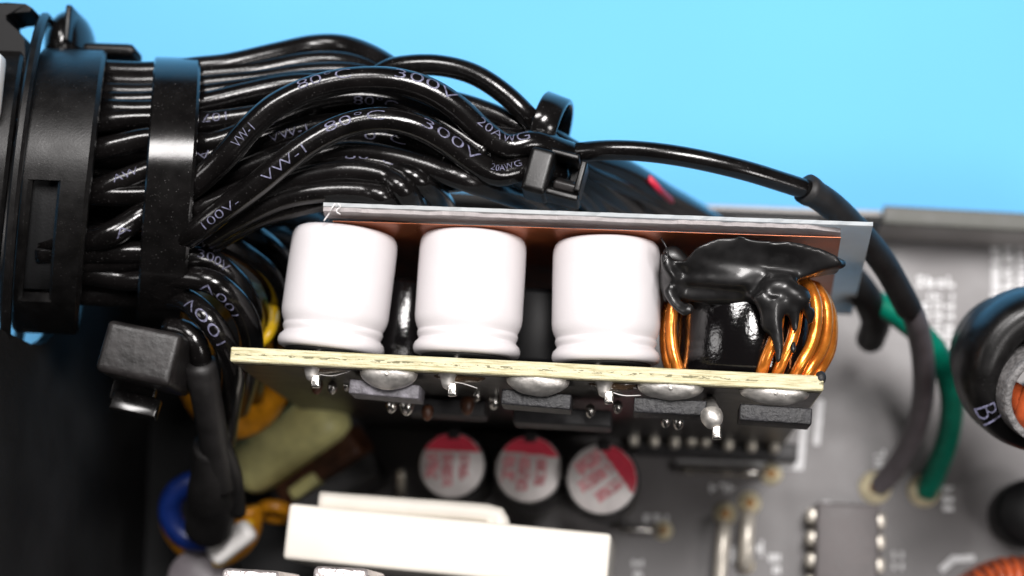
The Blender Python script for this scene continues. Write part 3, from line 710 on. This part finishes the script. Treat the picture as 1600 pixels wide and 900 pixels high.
hx = (P(296, 574, -.4) - P(176, 548, -.4)).normalized(); hy = EZ.cross(hx)
b = bmesh.new(); box(b, frame(hc, hx, hy, EZ), .585, .40, .62, .06, 4)
for v in b.verts: v.co += Vector((noise.noise(v.co * 5), noise.noise(v.co * 5 + Vector((9, 0, 0))), noise.noise(v.co * 5 + Vector((0, 9, 0))))) * .014
obj('lock_head', b, M['tiehead'], tie)
b = bmesh.new(); box(b, frame(P(212, 633, -.55), hx, hy, EZ) @ Matrix.Rotation(R_(-14), 4, 'X'), .365, .155, .09, .012, 2); obj('cut_tail', b, M['tie'], tie)
b = bmesh.new(); box(b, frame(P(212, 600, -.62), hx, hy, EZ), .34, .3, .06, .01, 2); obj('strap_end', b, M['tie'], tie)

# small tie
sc_ = P(858, 214, -.62)
sx_ = (Vector((.88, -.30, -.25))).normalized(); sy_ = EZ.cross(sx_).normalized()
st = thing('cable_tie', 'small black cable tie round the cables above the film', 'cable tie', sc_)
obj('strap', band(sc_, .27, .46, .20, .045, 64, ex=sx_, ey=sy_), M['tie'], st)
kc = P(866, 278, -.08); kx = (P(912, 284, -.1) - P(824, 262, -.1)).normalized(); ky = EZ.cross(kx)
b = bmesh.new(); box(b, frame(P(843, 274, -.12), kx, ky, EZ), .19, .34, .36, .045, 4); hd = obj('lock_head', b, M['grommet'], st)
# window frame of the lock head: four walls round a dark slot
for (x, y, wx_, wy_, dz) in ((884, 248, .22, .045, 0), (878, 310, .26, .05, -.02), (908, 282, .05, .24, -.02)):
    b = bmesh.new(); box(b, frame(P(x, y, -.12 + dz), kx, ky, EZ), wx_, wy_, .3, .015, 2); obj('slot_wall', b, M['grommet'], hd)
b = bmesh.new(); box(b, frame(P(886, 290, -.14), kx, ky, EZ) @ Matrix.Rotation(R_(20), 4, 'X'), .19, .07, .2, .02, 2); obj('pawl', b, M['tiehead'], hd)
b = bmesh.new(); box(b, frame(P(882, 282, -.36), kx, ky, EZ), .2, .3, .1, .01, 2); obj('slot_floor', b, M['rubber'], hd)

# bushing in the case wall
gc = P(96, 300, -.86)
gr = thing('cable_bushing', 'black plastic bushing with a flange where the bundle enters the case', 'bushing', gc)
wb = .53
GT = [(75, 118), (200, 96), (300, 84), (450, 73)]
def arc_band(xoff, w, r0z, th, a0, a1, mt, nm, ry=1.04, table=None, dx=0): return obj(nm, band(gc, ry, r0z, w, th, 80, a0=R_(a0), a1=R_(a1), table=[(q[0], q[1] + xoff * 214) for q in GT]), M[mt], gr, sharp=25)
# collar split around a rectangular window on its near side
arc_band(0, wb, 1.02, .09, -60, 98, 'grommet', 'collar')
arc_band(.145, .24, 1.02, .09, 98, 150, 'grommet', 'collar_side')
arc_band(-.22, .09, 1.02, .09, 98, 150, 'grommet', 'collar_side')
arc_band(0, wb, 1.02, .09, 150, 240, 'grommet', 'collar')
arc_band(-.05, .30, .93, .03, 95, 152, 'wall', 'inner_shell', ry=.95)
arc_band(-.30, .08, 1.10, .07, 0, 360, 'grommet', 'flange', ry=1.36)
b = bmesh.new(); ball(b, None, .19, .30, .34, frame(P(110, 76, -.98)), 28, 18); obj('raised_lug', b, M['tie'], gr)
for x, y, wx_, hy_ in ((113, 44, .05, .30),):
    b = bmesh.new(); box(b, frame(P(x, y, -.75)), wx_, hy_, .3, .02, 2); obj('clip_rib', b, M['grommet'], gr)
b = bmesh.new(); box(b, frame(P(176, 84, -.80)), .42, .10, .3, .05, 3); obj('latch', b, M['grommet'], gr)
b = bmesh.new(); box(b, frame(P(60, 330, -.12)), .16, .5, .08, .03, 3); obj('latch_tongue', b, M['tiehead'], gr)
arc_band(-.52, .30, 1.0, .08, 0, 360, 'grommet', 'outer_collar', ry=1.12)
# clip beside the bushing at the picture's left edge, and the white connector edge
b = bmesh.new()
hook = [P(*p) for p in ((-30, 6, -.2), (10, 4, -.2), (40, 6, -.22), (50, 12, -.24), (46, 18, -.24), (22, 20, -.22), (9, 24, -.2), (10, 32, -.2), (28, 48, -.2), (38, 62, -.2), (42, 130, -.2), (30, 200, -.2), (-30, 210, -.2))]
h2 = slab(hook[::-1], .35)
solo('plastic_clip', h2, M['jet'], 'black hooked plastic clip in the top left corner', 'clip', smooth=False)
b = bmesh.new(); box(b, frame(P(-19, 134, .25)), .2, .5, .2, .06, 3); solo('white_tag', b, M['frost'], 'blurred white piece at the left edge beside the hooked clip', 'plastic piece')

# ================================================================== LOWER PARTS, OUT OF FOCUS
# wire with heat shrink to the small ring core at lower left
cable([(262, 512, -.5), (292, 520, -.45), (308, 540, -.45), (316, 575, -.55), (322, 620, -.8)], .085, 'short shiny black cable end right of the big tie head', group='single wires on the grey board')
hs = thing('heat_shrink', 'long black heat shrink tube hanging down below the big tie head', 'heat shrink', P(330, 660, -1))
q = catmull([P(*p) for p in ((312, 566, -.5), (324, 630, -.75), (336, 700, -1.2), (346, 760, -1.6))], .06)
b = bmesh.new(); tube(b, q, [.12 + .012 * noise.noise(p * 3) for p in q], 18); obj('tube', b, M['shrink'], hs)
q = catmull([P(*p) for p in ((330, 694, -1.2), (332, 750, -1.6), (330, 790, -2.0), (326, 822, -2.3))], .06)
b = bmesh.new(); tube(b, q, [.14 + .065 * min(1, i / (len(q) * .5)) for i in range(len(q))], 18); obj('flared_end', b, M['shrink'], hs)
q = catmull([P(*p) for p in ((346, 690, -1.15), (364, 740, -1.5), (372, 800, -2.0))], .06)
b = bmesh.new(); tube(b, q, .07, 12); obj('side_tube', b, M['shrink'], hs)
rc = P(312, 800, -2.75)
rg = thing('ring_core', 'small ring core, blue above and amber below, at the lower left', 'ring core', rc)
def torus(b, m, R, r, a0=0, a1=360, seg=40):
    pts = [m @ Vector((R * math.cos(R_(a0 + (a1 - a0) * i / seg)), R * math.sin(R_(a0 + (a1 - a0) * i / seg)), 0)) for i in range(seg + (0 if a1 - a0 == 360 else 1))]
    return tube(b, pts, r, 16, closed=(a1 - a0 == 360))
mm = frame(rc) @ Matrix.Rotation(R_(20), 4, 'X')
b = bmesh.new(); torus(b, mm, .26, .105, 70, 305); obj('blue_half', b, M['blue'], rg)
mm2 = frame(rc + Vector((.05, -.02, -.22))) @ Matrix.Rotation(R_(20), 4, 'X')
b = bmesh.new(); torus(b, mm2, .34, .12, 190, 375); obj('amber_half', b, M['amber'], rg)
b = bmesh.new(); box(b, frame(P(362, 848, -2.6)) @ Matrix.Rotation(R_(40), 4, 'Z'), .44, .2, .2, .08, 4)
solo('pale_lug', b, M['frost'], 'pale rounded lug beside the amber ring core', 'lug')
b = bmesh.new(); tube(b, catmull([P(*p) for p in ((330, 880, -3), (346, 876, -2.9), (372, 850, -2.85), (390, 815, -2.9), (385, 800, -3))], .05), .05, 10)
solo('thin_wire', b, M['yellow'], 'thin yellow wire round the pale lug at lower left', 'wire')
b = bmesh.new(); lathe(b, frame(P(306, 905, -2.9) - EZ * .8, EX, EZ, -EY), [(.0, 0), (.26, 0), (.26, .76), (.24, .8), (0, .8)], 32)
solo('small_capacitor', b, M['grey'], 'dull grey capacitor top at the lower left edge', 'capacitor')
# yellow toroid behind the turned-down cables
t = thing('yellow_toroid', 'deep yellow wound ring half hidden behind the turned down cables', 'coil', P(375, 560, -2.4))
b = bmesh.new(); torus(b, frame(P(368, 560, -2.3)) @ Matrix.Rotation(R_(60), 4, 'Y'), .52, .17); obj('core', b, M['amber'], t)
b = bmesh.new(); tube(b, catmull([P(*p) for p in ((385, 545, -1.2), (408, 536, -1.1), (424, 515, -1.1), (428, 490, -1.3), (420, 470, -1.6))], .04), .045, 12); obj('loop', b, M['yellow'], t)
b = bmesh.new(); tube(b, catmull([P(*p) for p in ((388, 510, -1.1), (390, 545, -1.05), (386, 580, -1.3))], .04), .04, 12); obj('loop', b, M['yellow'], t)
b = bmesh.new(); tube(b, catmull([P(*p) for p in ((338, 622, -1.4), (352, 622, -1.35), (364, 606, -1.4), (366, 580, -1.6))], .04), .04, 12); obj('loop', b, M['amber'], t)
# transformer with pale yellow tape
tr = thing('transformer', 'small transformer wrapped in pale yellow tape below the upright board', 'transformer', P(470, 720, -3.4))
tm = frame(P(452, 690, -3.25)) @ Matrix.Rotation(R_(36), 4, 'Z') @ Matrix.Rotation(R_(-16), 4, 'Y')
b = bmesh.new(); box(b, tm, 1.15, .50, .5, .22, 6); obj('tape_wrap', b, M['tape'], tr)
b = bmesh.new(); box(b, tm @ Matrix.Translation((.05, -.30, -.25)), .9, .3, .4, .06, 3); obj('winding', b, M['darkcopper'], tr)
b = bmesh.new(); box(b, tm @ Matrix.Translation((-.12, -.40, -.1)), .3, .12, .2, .04, 3); obj('tape_end', b, M['tape'], tr)
b = bmesh.new(); box(b, frame(P(505, 735, -3.7)) @ Matrix.Rotation(R_(30), 4, 'Z'), 1.0, .7, .5, .1, 3); obj('base', b, M['hdr'], tr)
b = bmesh.new(); torus(b, frame(P(430, 800, -3.3)) @ Matrix.Rotation(R_(70), 4, 'X'), .12, .06); solo('amber_coil', b, M['amber'], 'little amber coil left of the cream casing', 'coil')
# cream casing
CZ = -1.7
p = [P(449, 788, CZ), P(953, 836, CZ), P(950, 920, CZ), P(445, 872, CZ)]
c = sum(p, Vector()) / 4; ux = (p[1] - p[0]).normalized(); uy = EZ.cross(ux)
cc = thing('cream_casing', 'big cream white rectangular casing at the bottom', 'casing', c - EZ)
b = bmesh.new(); box(b, frame(c - EZ * 1.0, ux, uy, EZ), (p[1] - p[0]).length, .45, 2.0, .04, 3); obj('casing_body', b, M['cream'], cc)
b = bmesh.new(); a0, a1 = P(500, 782, CZ - .12), P(785, 803, CZ - .12)
tube(b, catmull([a0 + EY * .0, (a0 + a1) / 2, a1 - EX * .12, a1 - EX * .02 - EY * .05, a1 - EY * .16], .05), .075, 14); obj('bent_lip', b, M['cream'], cc)
# fins at the very bottom, in focus
for x0, x1, y, lab in ((343, 432, 889, 'left scratched aluminium fin top at the bottom edge'), (487, 572, 886, 'right scratched aluminium fin top at the bottom edge')):
    c = P((x0 + x1) / 2, y + 38, 0)
    b = bmesh.new(); box(b, frame(c - EZ * .5), cm(x1 - x0), cm(74), 1.0, .05, 3)
    for v in b.verts: v.co += Vector((noise.noise(v.co * 9), noise.noise(v.co * 9 + Vector((5, 0, 0))), 0)) * .01
    solo('heatsink_fin', b, M['fin'], lab, 'heatsink fin', 'scratched fin tops')

# red capped capacitors
RG = 'capacitors with red printed tops'
def redcap(px, py, rpx, z, ang, label, first=None):
    m = frame(P(px, py, z) - EZ * 1.0, EX, EZ, -EY)
    r = cm(rpx, z)
    t = thing('printed_capacitor', label, 'capacitor', matrix=m, group=RG)
    b = bmesh.new(); lathe(b, Matrix(), [(0, 0), (r, 0), (r, .95), (r * .985, .985), (r * .93, .995), (r * .9, .985), (0, .985)], 48); obj('sleeve', b, M['sleeve'], t, local=True)
    b = bmesh.new(); lathe(b, Matrix(), [(r * .93, .99), (r * .92, 1.0), (r * .88, 1.006), (0, 1.006)], 48); obj('can_top', b, M['silver'], t, local=True)
    # red segment and rows of faded print, flat on the top
    def disc_part(test, zz, mt, nm, res=44):
        b2 = bmesh.new(); st_ = 2 * r * .9 / res; vv = {}
        def V(i, j):
            if (i, j) not in vv: vv[(i, j)] = b2.verts.new(Vector((-r * .9 + i * st_, zz, -r * .9 + j * st_)))
            return vv[(i, j)]
        ca, sa = math.cos(ang), math.sin(ang)
        for i in range(res):
            for j in range(res):
                x = (-r * .9 + (i + .5) * st_) / r; yv = -(-r * .9 + (j + .5) * st_) / r
                if x * x + yv * yv < .80:
                    u, v = x * ca + yv * sa, -x * sa + yv * ca
                    if test(u, v): b2.faces.new((V(i, j), V(i, j + 1), V(i + 1, j + 1), V(i + 1, j)))
        if len(b2.faces): obj(nm, b2, M[mt], t, local=True)
        else: b2.free()
    disc_part(lambda u, v: v > .42, 1.0085, 'redink', 'red_segment')
    rnd2 = random.Random(int(px)); rowx = [(-.55, .30), (-.12, .26), (.34, .24)]
    def prt(u, v):
        for k, (cx, wd) in enumerate(rowx):
            if abs(u - cx) < wd * .62 and -.62 + .1 * abs(k - 1) * 2 < v < .34:
                return noise.noise(Vector((u * 9 + px, v * 7, 0))) > -.22
        return False
    disc_part(prt, 1.0085, 'pink', 'faded_print')
    b = bmesh.new(); box(b, Matrix.Translation((.0, 1.0, -r * .9)) , r * .34, .03, r * .3, .005); obj('vent_mark', b, M['sleeve'], t, local=True)
    return t
redcap(706, 727, 54, -3.05, 0, 'leftmost red printed capacitor top, dim in the shade')
redcap(826, 733, 55, -3.0, R_(-4), 'middle red printed capacitor top')
redcap(941, 748, 58, -2.85, R_(-52), 'rightmost red printed capacitor top, brightest, print turned')
b = bmesh.new(); tube(b, [P(627, 738, -3.2), P(627, 775, -3.6)], .04, 10); solo('bright_pin', b, M['gold'], 'single bright pin above the cream casing', 'pin')

# header with pins below the right end of the upright board
hd = thing('pin_header', 'dark pin header inside the white printed bracket', 'pin header', P(1120, 680, PZ))
hm = frame(P(1120, 672, PZ + .12)) ; b = bmesh.new(); box(b, frame(P(1118, 703, PZ + .12)), 1.5, .17, .22, .03); obj('strip', b, M['hdr'], hd)
for x, y in ((990, 680), (1022, 681), (1054, 683), (1080, 680), (1102, 681), (1138, 687), (1174, 689), (1210, 691)):
    b = bmesh.new(); box(b, frame(P(x, y + 6, PZ + .30)), .085, .13, .24, .035, 3); obj('pin', b, M['gold'], hd)

# wire links and resistors on the board
def link(pts, r, label, mt='tin'):
    b = bmesh.new(); tube(b, catmull([P(*q_) for q_ in pts], .06), r, 12); return solo('wire_link', b, M[mt], label, 'wire link', 'bare wire links on the grey board')
link([(1060, 734, PZ), (1066, 734, PZ + .16), (1090, 736, PZ + .2), (1160, 738, PZ + .2), (1186, 738, PZ + .18), (1196, 738, PZ)], .035, 'thin wire link below the white printed bracket')
link([(1131, 820, PZ), (1131, 828, PZ + .2), (1128, 860, PZ + .24), (1122, 930, PZ + .2)], .062, 'bright upright wire link, left of the pair', 'gold')
link([(1170, 804, PZ), (1169, 812, PZ + .2), (1167, 840, PZ + .24), (1165, 876, PZ + .2), (1165, 886, PZ)], .062, 'bright upright wire link, right of the pair', 'gold')
link([(960, 822, PZ), (975, 826, PZ + .14), (1018, 829, PZ + .14), (1034, 830, PZ)], .03, 'short wire link right of the cream casing')
# chip
ch = thing('chip', 'grey chip with two rows of bright pins at the lower right', 'chip', P(1322, 850, PZ))
b = bmesh.new(); box(b, frame(P(1320, 880, PZ + .26)), .56, 1.05, .36, .03); obj('chip_body', b, M['ic'], ch)
for x, y in ((1269, 807), (1269, 841), (1268, 876), (1267, 911), (1372, 815), (1371, 848), (1370, 884), (1369, 920)):
    b = bmesh.new(); box(b, frame(P(x, y, PZ + .17)), .11, .14, .3, .045, 3); obj('pin', b, M['gold'], ch)

# big wound ring with print, at the right edge
bc = P(1640, 584, -1.0)
bg = thing('wound_ring', 'large black sleeved ring with white print and a blue lit rim at right', 'coil', bc)
bmx = Matrix.Translation(bc) @ Matrix.Rotation(R_(17), 4, 'X') @ Matrix.Rotation(R_(6), 4, 'Y') @ frame(Vector(), EX, EZ, -EY)
b = bmesh.new(); lathe(b, bmx, [(.26, -1.0), (.50, -1.0), (.56, -.55), (.625, -.45), (.635, -.2), (.625, -.07), (.59, .02), (.52, .07), (.40, .06), (.33, .0), (.31, -.1), (.30, -.4), (.26, -1.0)], 72); obj('sleeve_body', b, M['grommet'], bg)
b = bmesh.new(); lathe(b, bmx, [(.30, -.6), (.352, -.6), (.358, .24), (.35, .255), (.31, .255), (.30, .24), (.30, -.6)], 64)
for v in b.verts:
    if (v.co - bc).z > .2: v.co.z += .02 * noise.noise(v.co * 14)
bmesh.ops.translate(b, verts=b.verts[:], vec=Vector((-.07, -.15, 0)))
obj('cut_tube', b, M['greycut'], bg)
b = bmesh.new(); torus(b, frame(bc + Vector((-.12, -.22, -.05))) @ Matrix.Rotation(R_(75), 4, 'Y') @ Matrix.Rotation(R_(20), 4, 'X'), .17, .10); obj('brown_winding', b, M['brown'], bg)
b = bmesh.new(); tube(b, catmull([bc + Vector((-.08, -.15, 0)) + Vector(v) for v in ((-.24, .05, -.5), (-.20, .02, -.1), (-.12, -.12, .05), (.0, -.24, -.1), (.05, -.26, -.5))], .04), .10, 14); obj('brown_winding', b, M['brown'], bg)
# print "BI" on the rounded top, turned to follow the ring
vs, fs = text_geo('BI'); b = bmesh.new(); nv = []
for v in vs:
    ang = R_(204) + v.x * .40; rr = .645 - v.y / .7 * .165
    d = Vector((math.cos(ang), math.sin(ang), 0)); tz = .071 - max(0, (rr - .52)) ** 2 * 3.6 - max(0, .46 - rr) ** 2 * 3
    nv.append(b.verts.new(bmx @ Vector((d.x * rr, tz + .012, -d.y * rr))))
for f_ in fs:
    try: b.faces.new([nv[i] for i in f_])
    except ValueError: pass
obj('print', b, M['ink'], bg)
# dark parts below it
b = bmesh.new(); lathe(b, frame(P(1612, 800, -3.7) - EZ * .5, EX, EZ, -EY), [(0, 0), (.30, 0), (.30, .45), (.27, .5), (0, .5)], 40)
solo('dark_capacitor', b, M['jet'], 'black capacitor in the shade under the printed ring', 'capacitor')
b = bmesh.new(); 
cg = thing('copper_coil', 'coil of fine copper wire at the lower right corner', 'coil', P(1580, 930, -3.2))
m0 = frame(P(1598, 1000, -3.2), EX, EZ, -EY)
b = bmesh.new(); lathe(b, m0, [(0, -1), (.60, -1), (.60, 0), (0, 0)], 48); obj('bobbin', b, M['hdr'], cg)
for k in range(15):
    a = R_(40 + k * 7.5); d = Vector((math.cos(a), math.sin(a), 0)); c0 = m0.translation
    b = bmesh.new(); tube(b, catmull([c0 + d * .30 + EZ * .02, c0 + d * .40 + EZ * .10, c0 + d * .60 + EZ * .08, c0 + d * .68 - EZ * .1, c0 + d * .68 - EZ * .5], .06), .038, 8); obj('wire_turn', b, M['brown'], cg)
